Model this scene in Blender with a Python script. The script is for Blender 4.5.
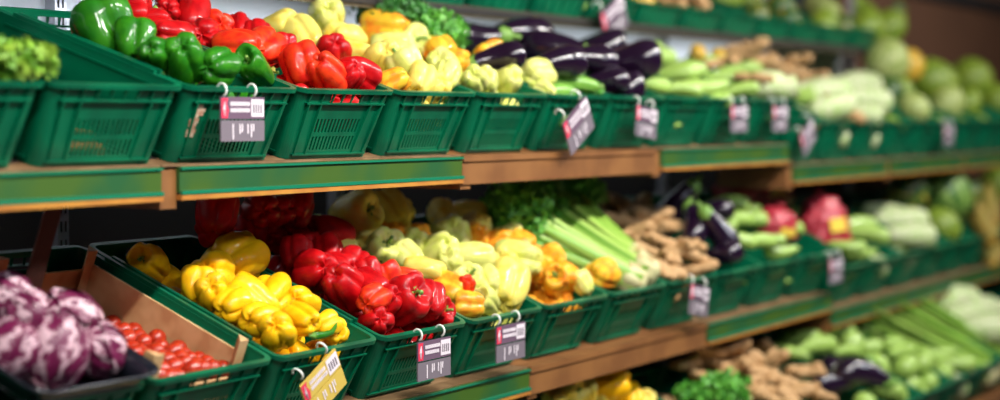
import bpy, bmesh, math, random
import numpy as np
from mathutils import Vector, Matrix, Euler, noise
for o in list(bpy.data.objects): bpy.data.objects.remove(o)
SC = bpy.context.scene
COL = SC.collection
rad = math.radians
# ------------------------------------------------------------------ camera
F = 1750.0
YAW = rad(30.57); PITCH = rad(2.68)
CAM = Vector((0, -2.5, 1.55))
FWD = Vector((math.cos(YAW)*math.cos(PITCH), math.sin(YAW)*math.cos(PITCH), -math.sin(PITCH)))
RGT = Vector((math.sin(YAW), -math.cos(YAW), 0))
UPV = RGT.cross(FWD)
cd = bpy.data.cameras.new('camera'); cam = bpy.data.objects.new('camera', cd); COL.objects.link(cam)
cam.matrix_world = Matrix.Translation(CAM) @ Matrix((RGT, UPV, -FWD)).transposed().to_4x4()
cd.sensor_width = 36; cd.lens = 36*F/1000
cd.dof.use_dof = True; cd.dof.focus_distance = 4.3; cd.dof.aperture_fstop = 1.1
cd.clip_start = .05
SC.camera = cam
# ------------------------------------------------------------------ world, lights, exposure
w = bpy.data.worlds.new('world'); SC.world = w; w.use_nodes = True
w.node_tree.nodes['Background'].inputs[0].default_value = (.62, .75, 1, 1)
w.node_tree.nodes['Background'].inputs[1].default_value = .035
def area(name, loc, size, power, col, target):
    l = bpy.data.lights.new(name, 'AREA'); l.shape = 'RECTANGLE'; l.size, l.size_y = size
    l.energy = power; l.color = col
    o = bpy.data.objects.new(name, l); COL.objects.link(o); o.location = loc
    o.rotation_euler = (Vector(target)-Vector(loc)).to_track_quat('-Z', 'Y').to_euler()
    return o
for k in range(6):
    x = .9 + 2.0*k
    area('ceiling_lamp', (x, -1.75, 3.15), (1.2, .10), (74, 80, 78, 58, 34, 20)[k], (1, .96, .90), (x, .15, 1.1))
for k in range(6):
    x = 0.2 + 2.1*k
    area('ceiling_lamp', (x, -3.3, 3.2), (.3, .3), (17, 19, 21, 20, 14, 11)[k], (.80, .88, 1), (x+.9, .2, 1.2))
for k in range(5):  # added fill under the top shelf, no real fixtures, brightens the white back panel
    x = 2.6+1.215*k
    area('panel_fill_light', (x, .66, 1.84), (1.1, .02), 1.6, (.86, .92, 1), (x, .80, 1.66))
SC.view_settings.view_transform = 'Standard'; SC.view_settings.look = 'None'
SC.view_settings.exposure = -0.06; SC.view_settings.gamma = 1
SC.view_settings.use_curve_mapping = False
# ------------------------------------------------------------------ materials
def mat(name, c, rough=.4, c2=None, nscale=8, coat=0, spec=.5, bump=0, bscale=60, trans=0, sss=0, metal=0, alpha=1, lo=.4, hi=.6, objrand=0, detail=2):
    m = bpy.data.materials.new(name); m.use_nodes = True
    nt = m.node_tree; b = nt.nodes['Principled BSDF']
    b.inputs['Base Color'].default_value = (*c, 1); b.inputs['Roughness'].default_value = rough
    b.inputs['Coat Weight'].default_value = coat; b.inputs['Coat Roughness'].default_value = .10
    b.inputs['Specular IOR Level'].default_value = spec; b.inputs['Metallic'].default_value = metal
    b.inputs['Transmission Weight'].default_value = trans; b.inputs['Alpha'].default_value = alpha
    if sss:
        b.inputs['Subsurface Weight'].default_value = sss; b.inputs['Subsurface Radius'].default_value = (.02, .01, .004)
        b.inputs['Subsurface Scale'].default_value = .5
    tc = nt.nodes.new('ShaderNodeTexCoord')
    vec = tc.outputs['Object']
    if objrand:
        oi = nt.nodes.new('ShaderNodeObjectInfo')
        sc = nt.nodes.new('ShaderNodeVectorMath'); sc.operation = 'SCALE'; sc.inputs[3].default_value = 1
        cb = nt.nodes.new('ShaderNodeCombineXYZ')
        mu = nt.nodes.new('ShaderNodeMath'); mu.operation = 'MULTIPLY'; mu.inputs[1].default_value = 37
        nt.links.new(oi.outputs['Random'], mu.inputs[0]); nt.links.new(mu.outputs[0], cb.inputs[0])
        ad = nt.nodes.new('ShaderNodeVectorMath'); ad.operation = 'ADD'
        nt.links.new(vec, ad.inputs[0]); nt.links.new(cb.outputs[0], ad.inputs[1]); vec = ad.outputs[0]
    if c2:
        n = nt.nodes.new('ShaderNodeTexNoise'); n.inputs['Scale'].default_value = nscale; n.inputs['Detail'].default_value = detail
        r = nt.nodes.new('ShaderNodeMapRange'); r.inputs[1].default_value = lo; r.inputs[2].default_value = hi
        mx = nt.nodes.new('ShaderNodeMix'); mx.data_type = 'RGBA'
        mx.inputs[6].default_value = (*c, 1); mx.inputs[7].default_value = (*c2, 1)
        nt.links.new(vec, n.inputs['Vector']); nt.links.new(n.outputs[0], r.inputs[0])
        nt.links.new(r.outputs[0], mx.inputs[0]); nt.links.new(mx.outputs[2], b.inputs['Base Color'])
    if bump:
        n2 = nt.nodes.new('ShaderNodeTexNoise'); n2.inputs['Scale'].default_value = bscale
        bp = nt.nodes.new('ShaderNodeBump'); bp.inputs['Strength'].default_value = bump; bp.inputs['Distance'].default_value = .002
        nt.links.new(vec, n2.inputs['Vector']); nt.links.new(n2.outputs[0], bp.inputs['Height']); nt.links.new(bp.outputs[0], b.inputs['Normal'])
    return m
def pep(name, c, c2, lo=.4, hi=.65): return mat(name, c, .50, c2, 3.5, coat=.42, spec=.12, objrand=1, lo=lo, hi=hi, bump=.12, bscale=40)
M = {
 'crate': mat('crate_green', (.000, .130, .058), .34, (.000, .080, .038), 7, bump=.08, spec=.25),
 'crate_dark': mat('crate_dark_green', (.002, .075, .045), .38, (.002, .055, .03), 7, bump=.08),
 'red': pep('pepper_red', (.50, .004, .006), (.36, .001, .004)),
 'orangered': pep('pepper_orange_red', (.78, .045, .008), (.60, .012, .006)),
 'orange': pep('pepper_orange', (.90, .30, .015), (.90, .48, .04)),
 'yellow': pep('pepper_yellow', (.86, .44, .002), (.88, .52, .006)),
 'cream': pep('pepper_cream', (.78, .66, .14), (.78, .52, .04), .48, .8),
 'pale': pep('pepper_pale_green', (.60, .66, .13), (.74, .70, .24), .38, .68),
 'blush': pep('pepper_yellow_blush', (.80, .48, .03), (.80, .24, .015), .42, .62),
 'green': pep('pepper_green', (.012, .135, .006), (.03, .20, .006)),
 'stem': mat('stem_green', (.10, .26, .03), .5, (.20, .34, .06), 30),
 'aubergine': mat('aubergine_skin', (.012, .004, .016), .16, coat=.6),
 'zucchini': mat('zucchini_skin', (.24, .42, .06), .42, (.40, .56, .13), 60, coat=.2, objrand=1),
 'zucchini_dark': mat('zucchini_green', (.10, .30, .03), .35, (.25, .48, .08), 40, coat=.3, objrand=1),
 'ginger': mat('ginger_skin', (.58, .36, .16), .65, (.40, .22, .09), 30, bump=.6, bscale=90, objrand=1),
 'tomato': mat('tomato_skin', (.36, .010, .003), .4, (.52, .04, .004), 12, coat=.5, objrand=1),
 'leaf': mat('leaf_green', (.06, .30, .025), .45, (.14, .44, .05), 30),
 'leaf_dark': mat('leaf_dark_green', (.020, .14, .018), .5, (.05, .24, .03), 30),
 'lettuce': mat('lettuce_green', (.13, .33, .015), .5, (.28, .46, .04), 30),
 'melon_green': mat('melon_green', (.10, .20, .010), .45, (.26, .33, .035), 12, objrand=1),
 'melon_dark': mat('melon_dark', (.03, .09, .015), .4, (.45, .32, .03), 5, objrand=1, lo=.55, hi=.68),
 'melon_pale': mat('melon_pale', (.22, .31, .06), .45, (.44, .48, .18), 10, objrand=1),
 'melon_orange': mat('squash_orange', (.70, .34, .03), .45, (.50, .40, .05), 8, objrand=1),
 'corn_husk': mat('husk', (.22, .24, .04), .6, (.34, .18, .04), 20, objrand=1),
 'napa': mat('napa_leaf', (.58, .60, .38), .5, (.30, .50, .10), 14, objrand=1, lo=.45, hi=.65),
 'net': mat('net_red', (.42, .008, .025), .4, (.62, .16, .20), 60, coat=.3, lo=.5, hi=.8, bump=.8, bscale=60),
 'corn': mat('corn', (.50, .30, .04), .5), 'netlabel': mat('net_label', (.85, .60, .08), .4),
 'wood': mat('wood_brown', (.25, .105, .030), .5, (.18, .07, .02), 6, coat=.1),
 'edge_wood': mat('wood_edge', (.24, .14, .065), .55, (.16, .085, .035), 12),
 'wood_pale': mat('wood_pale', (.66, .42, .20), .6, (.54, .30, .13), 14),
 'wood_olive': mat('wood_olive', (.13, .10, .05), .5), 'wood_dark': mat('wood_dark', (.14, .035, .014), .5),
 'rail': mat('rail_green', (.010, .085, .022), .45, (.040, .100, .008), 5, coat=.1),
 'rail_line': mat('rail_line', (.006, .17, .085), .3),
 'ochre': mat('wood_ochre', (.50, .22, .03), .5, (.40, .15, .025), 8),
 'white': mat('panel_white', (.80, .82, .86), .5),
 'grey': mat('metal_grey', (.45, .46, .50), .35, metal=.6),
 'black': mat('dark', (.012, .012, .012), .6),
 'dark_panel': mat('panel_dark', (.030, .026, .024), .7),
 'wall_brown': mat('wall_brown', (.105, .042, .017), .8, (.085, .034, .014), 2),
 'floor': mat('floor_tile', (.16, .13, .11), .4, (.12, .10, .09), 3),
 'ceil': mat('ceiling_dark', (.12, .11, .11), .8),
 'hook': mat('hook_white', (.82, .84, .78), .3),
 'card': mat('card_dark', (.16, .10, .15), .25, coat=.6),
 'card_red': mat('card_red', (.72, .04, .09), .3, coat=.6),
 'card_white': mat('card_white', (.80, .72, .78), .3, coat=.5),
 'card_low': mat('card_smoke', (.20, .17, .20), .2, coat=.8),
 'card_yellow': mat('card_yellow', (.62, .45, .09), .3, coat=.6),
 'tray': mat('tray_black', (.012, .014, .022), .18, coat=.5),
 'sticker': mat('sticker_cream', (.62, .50, .36), .6, (.45, .20, .12), 60),
 'carrot': mat('carrot', (.75, .20, .02), .5, (.65, .14, .02), 20),
}
def film_mat():
    m = bpy.data.materials.new('clear_film'); m.use_nodes = True
    b = m.node_tree.nodes['Principled BSDF']
    b.inputs['Base Color'].default_value = (.9, .92, 1, 1); b.inputs['Roughness'].default_value = .12
    b.inputs['Alpha'].default_value = .22; b.inputs['Specular IOR Level'].default_value = .9
    return m
M['film'] = film_mat()
def band_mat(name, ca, cb_, n, coat=.1, dist=1.6, thr=(.35, .65), axis='z'):
    """meridian veins/stripes round the object's own axis"""
    m = mat(name, ca, .42, coat=coat); nt = m.node_tree; b = nt.nodes['Principled BSDF']
    tc = nt.nodes.new('ShaderNodeTexCoord'); s = nt.nodes.new('ShaderNodeSeparateXYZ'); nt.links.new(tc.outputs['Object'], s.inputs[0])
    at = nt.nodes.new('ShaderNodeMath'); at.operation = 'ARCTAN2'; nt.links.new(s.outputs[0], at.inputs[0]); nt.links.new(s.outputs[1], at.inputs[1])
    no = nt.nodes.new('ShaderNodeTexNoise'); no.inputs['Scale'].default_value = 5 if dist > 1 else 9; nt.links.new(tc.outputs['Object'], no.inputs['Vector'])
    ma = nt.nodes.new('ShaderNodeMath'); ma.operation = 'MULTIPLY_ADD'; ma.inputs[1].default_value = n
    mb = nt.nodes.new('ShaderNodeMath'); mb.operation = 'MULTIPLY'; mb.inputs[1].default_value = dist*6; nt.links.new(no.outputs[0], mb.inputs[0])
    nt.links.new(at.outputs[0], ma.inputs[0]); nt.links.new(mb.outputs[0], ma.inputs[2])
    si = nt.nodes.new('ShaderNodeMath'); si.operation = 'SINE'; nt.links.new(ma.outputs[0], si.inputs[0])
    r = nt.nodes.new('ShaderNodeMapRange'); r.inputs[1].default_value = thr[0]*2-1; r.inputs[2].default_value = thr[1]*2-1; nt.links.new(si.outputs[0], r.inputs[0])
    mx = nt.nodes.new('ShaderNodeMix'); mx.data_type = 'RGBA'; mx.inputs[6].default_value = (*ca, 1); mx.inputs[7].default_value = (*cb_, 1)
    nt.links.new(r.outputs[0], mx.inputs[0]); nt.links.new(mx.outputs[2], b.inputs['Base Color'])
    return m
M['radicchio'] = band_mat('radicchio_leaf', (.13, .005, .048), (.66, .44, .50), 7, dist=1.6, thr=(.66, 1.0))
M['celery'] = band_mat('celery_stalk', (.20, .42, .04), (.36, .54, .10), 9, dist=.5)
M['celery_base'] = mat('celery_base', (.55, .52, .26), .5, (.45, .28, .12), 25, lo=.55, hi=.7)
M['watermelon'] = band_mat('melon_striped', (.05, .15, .02), (.22, .36, .07), 9, dist=.8)

# ------------------------------------------------------------------ mesh helpers
def mesh(name, verts, faces, smooth=True):
    me = bpy.data.meshes.new(name); me.from_pydata([tuple(v) for v in verts], [], faces); me.validate()
    if smooth: me.polygons.foreach_set('use_smooth', [True]*len(me.polygons))
    me.update(); return me
class MB:
    def __init__(s): s.v = []; s.f = []; s.mi = []
    def box(s, a, b, mi=0, mtx=None):
        x0, y0, z0 = a; x1, y1, z1 = b; n = len(s.v)
        vs = [Vector(p) for p in ((x0,y0,z0),(x1,y0,z0),(x1,y1,z0),(x0,y1,z0),(x0,y0,z1),(x1,y0,z1),(x1,y1,z1),(x0,y1,z1))]
        if mtx: vs = [mtx @ p for p in vs]
        s.v += vs
        for q in ((0,3,2,1),(4,5,6,7),(0,1,5,4),(1,2,6,5),(2,3,7,6),(3,0,4,7)): s.f.append(tuple(n+i for i in q)); s.mi.append(mi)
        return s
    def tube(s, pts, rs, n=8, mi=0, cap=True, flat=1):
        pts = [Vector(p) for p in pts]; base = len(s.v)
        if not hasattr(rs, '__len__'): rs = [rs]*len(pts)
        ref = Vector((.31, .17, .93)).normalized()
        for i, p in enumerate(pts):
            d = (pts[min(i+1, len(pts)-1)]-pts[max(i-1, 0)]).normalized()
            if abs(d.dot(ref)) > .95: rf = Vector((1, 0, 0))
            else: rf = ref
            u = d.cross(rf).normalized(); v = d.cross(u)
            for k in range(n):
                a = 2*math.pi*k/n; s.v.append(p+(u*math.cos(a)+v*math.sin(a)*flat)*rs[i])
        for i in range(len(pts)-1):
            for k in range(n):
                s.f.append((base+i*n+k, base+i*n+(k+1) % n, base+(i+1)*n+(k+1) % n, base+(i+1)*n+k)); s.mi.append(mi)
        if cap:
            s.f.append(tuple(base+k for k in reversed(range(n)))); s.mi.append(mi)
            s.f.append(tuple(base+(len(pts)-1)*n+k for k in range(n))); s.mi.append(mi)
        return s
    def quad(s, *p, mi=0):
        n = len(s.v); s.v += [Vector(q) for q in p]; s.f.append(tuple(range(n, n+len(p)))); s.mi.append(mi)
    def me(s, name, mats, smooth=False):
        m = mesh(name, s.v, s.f, smooth)
        for t in (mats if isinstance(mats, (list, tuple)) else [mats]): m.materials.append(t)
        if len(m.polygons) == len(s.mi): m.polygons.foreach_set('material_index', s.mi)
        return m
def obj(name, me, parent=None, label=None, cat=None, group=None, kind=None):
    o = bpy.data.objects.new(name, me); COL.objects.link(o); o.parent = parent
    if label: o['label'] = label
    if cat: o['category'] = cat
    if group: o['group'] = group
    if kind: o['kind'] = kind
    return o
def lathe(prof, nphi, fn=None):
    """prof: list of (r,z) from top to bottom, first and last on axis"""
    v = []; f = []; n = len(prof)
    for i, (r, z) in enumerate(prof):
        if i in (0, n-1): v.append(fn(0, 0, z, i/(n-1), 0, 0) if fn else Vector((0, 0, z))); continue
        for k in range(nphi):
            a = 2*math.pi*k/nphi
            v.append(fn(r*math.cos(a), r*math.sin(a), z, i/(n-1), a, r) if fn else Vector((r*math.cos(a), r*math.sin(a), z)))
    idx = lambda i, k: 0 if i == 0 else (1+(n-2)*nphi if i == n-1 else 1+(i-1)*nphi+k % nphi)
    for i in range(n-1):
        for k in range(nphi):
            a, b, c, d = idx(i, k), idx(i, k+1), idx(i+1, k+1), idx(i+1, k)
            q = []
            for t in (a, d, c, b):
                if t not in q: q.append(t)
            f.append(tuple(q))
    return v, f
def spline(pts, n):
    out = []; m = len(pts)
    for i in range(n):
        t = i/(n-1)*(m-1); k = min(int(t), m-2); u = t-k
        p0, p1, p2, p3 = pts[max(k-1, 0)], pts[k], pts[k+1], pts[min(k+2, m-1)]
        out.append(tuple(.5*((2*p1[j])+(-p0[j]+p2[j])*u+(2*p0[j]-5*p1[j]+4*p2[j]-p3[j])*u*u+(-p0[j]+3*p1[j]-3*p2[j]+p3[j])*u**3) for j in range(len(p1))))
    return out
def baked(me, mods):
    o = bpy.data.objects.new('tmp', me); COL.objects.link(o)
    for t, kw in mods:
        md = o.modifiers.new(t, t)
        for k, v in kw.items(): setattr(md, k, v)
    dg = bpy.context.evaluated_depsgraph_get(); dg.update()
    r = bpy.data.meshes.new_from_object(o.evaluated_get(dg)); bpy.data.objects.remove(o); return r

# ------------------------------------------------------------------ shelf rows
class Row:
    def __init__(s, key, a0, pitch, Yf, Zf, tilt, h, drop_from, drop, words):
        s.key, s.a0, s.pitch, s.Yf, s.Zf, s.t, s.h, s.df, s.drop, s.words = key, a0, pitch, Yf, Zf, rad(tilt), h, drop_from, drop, words
    def zf(s, x): return s.Zf-(s.drop if s.idx(x) >= s.df else 0)
    def idx(s, x): return math.floor((x-s.a0)/s.pitch)
    def cx(s, i): return s.a0+(i+.5)*s.pitch
    def mtx(s, i):
        Z = s.Zf-(s.drop if i >= s.df else 0)
        return Matrix.Translation((s.cx(i), s.Yf+s.h*math.sin(s.t), Z-s.h*math.cos(s.t))) @ Matrix.Rotation(s.t, 4, 'X')
    def hit(s, px, py, up=.02):
        """where the sight line through a photo point meets the heap in this row: (crate index, local point)"""
        d = (FWD*F+RGT*(px-500)+UPV*(200-py)).normalized()
        i = None; drop = 0
        for _ in range(3):
            nrm = Vector((0, -math.sin(s.t), math.cos(s.t)))
            p0 = Vector((0, s.Yf, s.Zf-drop))+nrm*up
            den = d.dot(nrm); t = (p0-CAM).dot(nrm)/den if abs(den) > 1e-4 else 99
            p = CAM+d*t; ly = (p.y-s.Yf)/math.cos(s.t)
            if t < 0 or ly > .52 or t > 30: p = CAM+d*((s.Yf+.52*math.cos(s.t)-CAM.y)/d.y)
            elif ly < .055: p = CAM+d*((s.Yf+.055*math.cos(s.t)-CAM.y)/d.y)
            i = s.idx(p.x); drop = s.drop if i >= s.df else 0
        return i, s.mtx(i).inverted() @ p, (p-CAM).dot(FWD)
UP = Row('upper', 2.915, .405, 0, 1.614, 18, .18, 9, .085, 'upper shelf')
LO = Row('lower', 3.078, .41, -.11, 1.011, 22, .18, 9, .07, 'lower shelf')
FL = Row('floor', 3.62, .41, -.42, .435, 22, .18, 99, 0, 'bottom shelf')
TP = Row('top', 3.251, .405, .45, 1.99, 16, .085, 99, 0, 'top shelf')

# ------------------------------------------------------------------ crate
CW, CD = .382, .61      # body outer at rim height
def outline(hw, d0, d1, r, n=5):
    """rounded rectangle, list of (x, y, tag)"""
    out = []
    for cx, cy, a0 in ((hw-r, d0+r, -90), (hw-r, d1-r, 0), (-hw+r, d1-r, 90), (-hw+r, d0+r, 180)):
        for k in range(n+1):
            a = rad(a0+90*k/n); out.append((cx+r*math.cos(a), cy+r*math.sin(a)))
    return out
def crate_meshes(h, tag):
    mats = M['crate']; T = .0032
    taper = .016 if h > .1 else .012
    def P(s, z, side):        # point on a wall; side: 0 front 1 right 2 back 3 left ; s in -1..1 along it
        k = taper*(1-z/h); hw = CW/2-k; y0 = .012+k; y1 = .012+CD-k; r = .024
        if side == 0: return Vector((s*(hw-r), y0, z))
        if side == 2: return Vector((-s*(hw-r), y1, z))
        L = (y1-y0)/2-r; m_ = (y0+y1)/2
        if side == 1: return Vector((hw, m_+s*L, z))
        return Vector((-hw, m_-s*L, z))
    def wall(name, side, ss, zs, holes):
        b = MB(); grid = {}
        for i, s_ in enumerate(ss):
            for j, z in enumerate(zs): grid[i, j] = len(b.v); b.v.append(P(s_, z, side))
        for i in range(len(ss)-1):
            for j in range(len(zs)-1):
                if not holes(i, j, (ss[i]+ss[i+1])/2, (zs[j]+zs[j+1])/2):
                    b.f.append((grid[i, j], grid[i+1, j], grid[i+1, j+1], grid[i, j+1])); b.mi.append(0)
        # quarter corner at the s=+1 end
        k0 = len(b.v); n = 6; cz = zs
        for j, z in enumerate((0, h)):
            k = taper*(1-z/h); hw = CW/2-k; y0 = .012+k; y1 = .012+CD-k; r = .024
            cx, cy, a0 = ((hw-r, y0+r, -90), (hw-r, y1-r, 0), (-hw+r, y1-r, 90), (-hw+r, y0+r, 180))[side]
            for q in range(n+1):
                a = rad(a0+90*q/n); b.v.append(Vector((cx+r*math.cos(a), cy+r*math.sin(a), z)))
        for q in range(n): b.f.append((k0+q, k0+q+1, k0+n+1+q+1, k0+n+1+q)); b.mi.append(0)
        me = b.me(name, mats)
        me = baked(me, [('SOLIDIFY', dict(thickness=T, offset=-1))])
        bb = bmesh.new(); bb.from_mesh(me)
        b2 = MB()
        out = {0: Vector((0, -1, 0)), 1: Vector((1, 0, 0)), 2: Vector((0, 1, 0)), 3: Vector((-1, 0, 0))}[side]
        def fin(s_, z0, z1, dep, wd=.0035):
            p0, p1 = P(s_, z0, side), P(s_, z1, side); al = Vector((out.y, -out.x, 0))*wd*.5
            a = p0-al; c = p0+al; d_ = p1+al; e = p1-al
            o2 = out*dep; o1 = out*.0005
            b2.quad(a+o2*.4, c+o2*.4, d_+o2, e+o2); b2.quad(a+o1, a+o2*.4, e+o2, e+o1); b2.quad(c+o2*.4, c+o1, d_+o1, d_+o2); b2.quad(a+o1, c+o1, c+o2*.4, a+o2*.4)
        def flange(z0, z1, dep):
            p = [P(-1, z0, side), P(1, z0, side), P(1, z1, side), P(-1, z1, side)]
            q = [v+out*dep for v in p]
            b2.quad(*q); b2.quad(p[0], p[1], q[1], q[0]); b2.quad(q[3], q[2], p[2], p[3])
        if h > .1:
            flange(h-.036, h-.0325, .009); flange(.010, .014, .006)
            for s_ in ((-.93, -.62, -.36, -.12, .12, .36, .62, .93) if side in (0, 2) else (-.95, -.7, -.45, -.2, .05, .3, .55, .8)): fin(s_, h-.033, h-.002, .009)
            for s_ in ((-.93, -.64, .64, .93) if side in (0, 2) else (-.9, -.45, 0, .45, .9)): fin(s_, .012, h-.036, .009, .004)
        else:
            for s_ in (-.8, -.4, 0, .4, .8): fin(s_, .005, h-.003, .006)
        k0 = len(bb.verts); vs = [bb.verts.new(v) for v in b2.v]
        for f in b2.f: bb.faces.new([vs[i] for i in f])
        bb.to_mesh(me); bb.free(); me.name = name
        return me
    slots = [-1, -.60]+[-.60+1.2*k/27 for k in range(1, 28)]+[1]
    if h > .1:
        zs = [0, .020, .040, .062, .072, .094, .112, h-.058+.024, h-.008, h]
        zs = [0, .022, .058, .068, .104, .146, .172, h]
        def hf(i, j, s_, z):
            if abs(s_) > .6: return False
            if .022 < z < .058 or .068 < z < .104: return i % 2 == 0
            if .146 < z < .172 and abs(s_) < .36: return True
            return False
        front = wall('front_panel', 0, slots, zs, hf)
        back = wall('back_panel', 2, [-1, -.36, .36, 1], [0, .138, .168, h], lambda i, j, s_, z: i == 1 and j == 1)
        ss = [-1, -.8]+[-.8+1.6*k/41 for k in range(1, 42)]+[1]
        hs = lambda i, j, s_, z: abs(s_) < .8 and .02 < z < .045 and i % 2 == 0
        side_r = wall('side_panel', 1, ss, [0, .02, .045, h], hs)
        side_l = wall('side_panel', 3, ss, [0, .02, .045, h], hs)
    else:
        no = lambda *a: False
        front = wall('front_panel', 0, [-1, 1], [0, h], no); back = wall('back_panel', 2, [-1, 1], [0, h], no)
        side_r = wall('side_panel', 1, [-1, 1], [0, h], no); side_l = wall('side_panel', 3, [-1, 1], [0, h], no)
    # rim: swept section round the mouth
    b = MB(); sec = [(-.004, 0), (.010, 0), (.010, -.010), (.0075, -.010), (.0075, -.003), (-.001, -.003), (-.004, -.006)]
    ol = None; rings = []
    for (o_, z_) in sec:
        hw = CW/2+o_; r = .024+o_
        rings.append([Vector((x, y, h+.003+z_)) for x, y in outline(hw, .012-o_, .012+CD+o_, r, 5)])
    n = len(rings[0])
    for rg in rings: b.v += rg
    for i in range(len(sec)):
        for k in range(n):
            i2 = (i+1) % len(sec); b.f.append((i*n+k, i2*n+k, i2*n+(k+1) % n, i*n+(k+1) % n)); b.mi.append(0)
    rim = b.me('rim', mats)
    # raised ledges along the long sides, stepping down near the corners
    ledges = []
    for sx in (-1, 1):
        b = MB(); x0, x1 = sorted((sx*(CW/2-.002), sx*(CW/2+.008))); b.box((x0, .095, h+.003), (x1, CD-.07, h+.012)); ledges.append(('stacking_ledge', b.me('stacking_ledge', mats)))
        b = MB(); x0, x1 = sorted((sx*(CW/2-.009), sx*(CW/2-.003))); b.box((x0, .08, h-.022), (x1, CD-.055, h-.016)); ledges.append(('inner_lip', b.me('inner_lip', mats)))
    if h < .1: ledges = []
    # base: lattice floor
    b = MB(); k = taper; hw = CW/2-k; y0 = .012+k; y1 = .012+CD-k
    b.box((-hw+.008, y0+.008, .0), (hw-.008, y1-.008, .004))
    for i in range(9):
        x = -hw+.03+i*(2*hw-.06)/8; b.box((x-.002, y0+.02, .004), (x+.002, y1-.02, .009))
    base = b.me('base', mats)
    return [('base', base), ('front_panel', front), ('back_panel', back), ('side_panel', side_r), ('side_panel', side_l), ('rim', rim)]+ledges
CR = {'tall': crate_meshes(.18, 'tall'), 'low': crate_meshes(.085, 'low')}
def place_crate(row, i, label, group):
    e = obj('plastic_crate', None, label=label, cat='crate', group=group)
    mtx = row.mtx(i); e.matrix_world = mtx; e.empty_display_size = .1
    for n, me in CR['tall' if row.h > .1 else 'low']: obj(n, me, e)
    return e

# ------------------------------------------------------------------ produce prototypes
RND = random.Random(7)
def pepper_shape(seed, elong=1.0, nlobe=4, taper=.0):
    R = random.Random(seed)
    prof = spline([(0, .33), (.10, .335), (.22, .40), (.34, .455), (.45, .41), (.505, .27), (.51, .08), (.485, -.12), (.45, -.29), (.38, -.42), (.27, -.485), (.14, -.45), (0, -.40)], 34)
    prof[0] = (0, prof[0][1]); prof[-1] = (0, prof[-1][1])
    ph = R.random()*6; ls = [R.uniform(.86, 1.10) for _ in range(nlobe)]; lz = [R.uniform(-.05, .06) for _ in range(nlobe)]
    bx, by = R.uniform(-.10, .10), R.uniform(-.10, .10); off = R.random()*50
    bend = [R.uniform(-.25, .25) for _ in range(nlobe)]
    def fn(x, y, z, t, a, r):
        if r == 0: return Vector((bx*(.5-t), by*(.5-t), z*elong))
        aa = a+.35*(t-.5)*bend[0]*2
        u = ((aa-ph)/(2*math.pi)*nlobe) % nlobe; li = int(u); fr = u-li
        c = abs(math.sin(math.pi*fr))                       # 0 in the crease, 1 on a lobe's crown
        c = c**.50
        w_ = math.sin(math.pi*fr)**2
        l = 1+(ls[li]-1)*w_
        d = .25+.24*max(0, (t-.45)/.55)+.22*max(0, (.34-t)/.34)
        k = (1-d*(1-c))*l*(1-taper*max(0, t-.35))
        k *= 1+.06*noise.noise(Vector((x*2+off, y*2, z*2)))+.055*noise.noise(Vector((x*5.5+off, y*5.5, z*3.5)))
        zz = z*elong+(lz[li]-.03)*w_*max(0, (t-.6)/.4)*1.6+.07*w_*max(0, (.4-t)/.4)
        if t > .82: zz -= .05*(w_-.5)*(1-abs(t-.92)/.1 if abs(t-.92) < .1 else 0)
        return Vector((x*k+bx*(.5-t)+.05*bend[1]*(t-.5)**2*8, y*k+by*(.5-t), zz))
    v, f = lathe(prof, 52, fn)
    return mesh('bell_pepper', v, f), prof
def stem_mesh(seed, z0=.33, s=1):
    R = random.Random(seed); b = MB(); n = 10
    # calyx
    c = len(b.v); b.v.append(Vector((0, 0, z0+.035)))
    for k in range(n): a = 2*math.pi*k/n; b.v.append(Vector((.09*s*math.cos(a), .09*s*math.sin(a), z0+.02)))
    for k in range(n): a = 2*math.pi*k/n; q = .17*s*R.uniform(.8, 1.15) if k % 2 else .12*s; b.v.append(Vector((q*math.cos(a), q*math.sin(a), z0+.035+.035*(k % 2))))
    for k in range(n):
        b.f.append((c, c+1+k, c+1+(k+1) % n)); b.mi.append(0)
        b.f.append((c+1+k, c+1+n+k, c+1+n+(k+1) % n, c+1+(k+1) % n)); b.mi.append(0)
    dx, dy = R.uniform(-.14, .14), R.uniform(-.14, .14); L = R.uniform(.16, .30)
    b.tube([(0, 0, z0+.01), (dx*.2, dy*.2, z0+.02+L*.4), (dx*.6, dy*.6, z0+L*.75), (dx, dy, z0+L)], [.055*s, .042*s, .040*s, .052*s], 8)
    return b.me('stem', M['stem'], True)
PEP = []
for i, (el, nl, tp) in enumerate([(1.0, 4, .1), (1.06, 4, .15), (.94, 4, .12), (1.12, 3, .18), (1.02, 5, .05), (1.14, 4, .2), (1.08, 4, .15), (.98, 5, .1)]):
    PEP.append((pepper_shape(11+i, el, nl, tp)[0], stem_mesh(i, .33*el)))
LONG = [pepper_shape(40+i, 1.7, 3, .5) for i in range(2)]
LONGP = [(p[0], stem_mesh(60+i, .33*1.7)) for i, p in enumerate(LONG)]
_mc = {}
def withmat(me, m):
    k = (me.name, m.name)
    if k not in _mc:
        c = me.copy(); c.materials.clear(); c.materials.append(m); _mc[k] = c
    return _mc[k]
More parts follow.
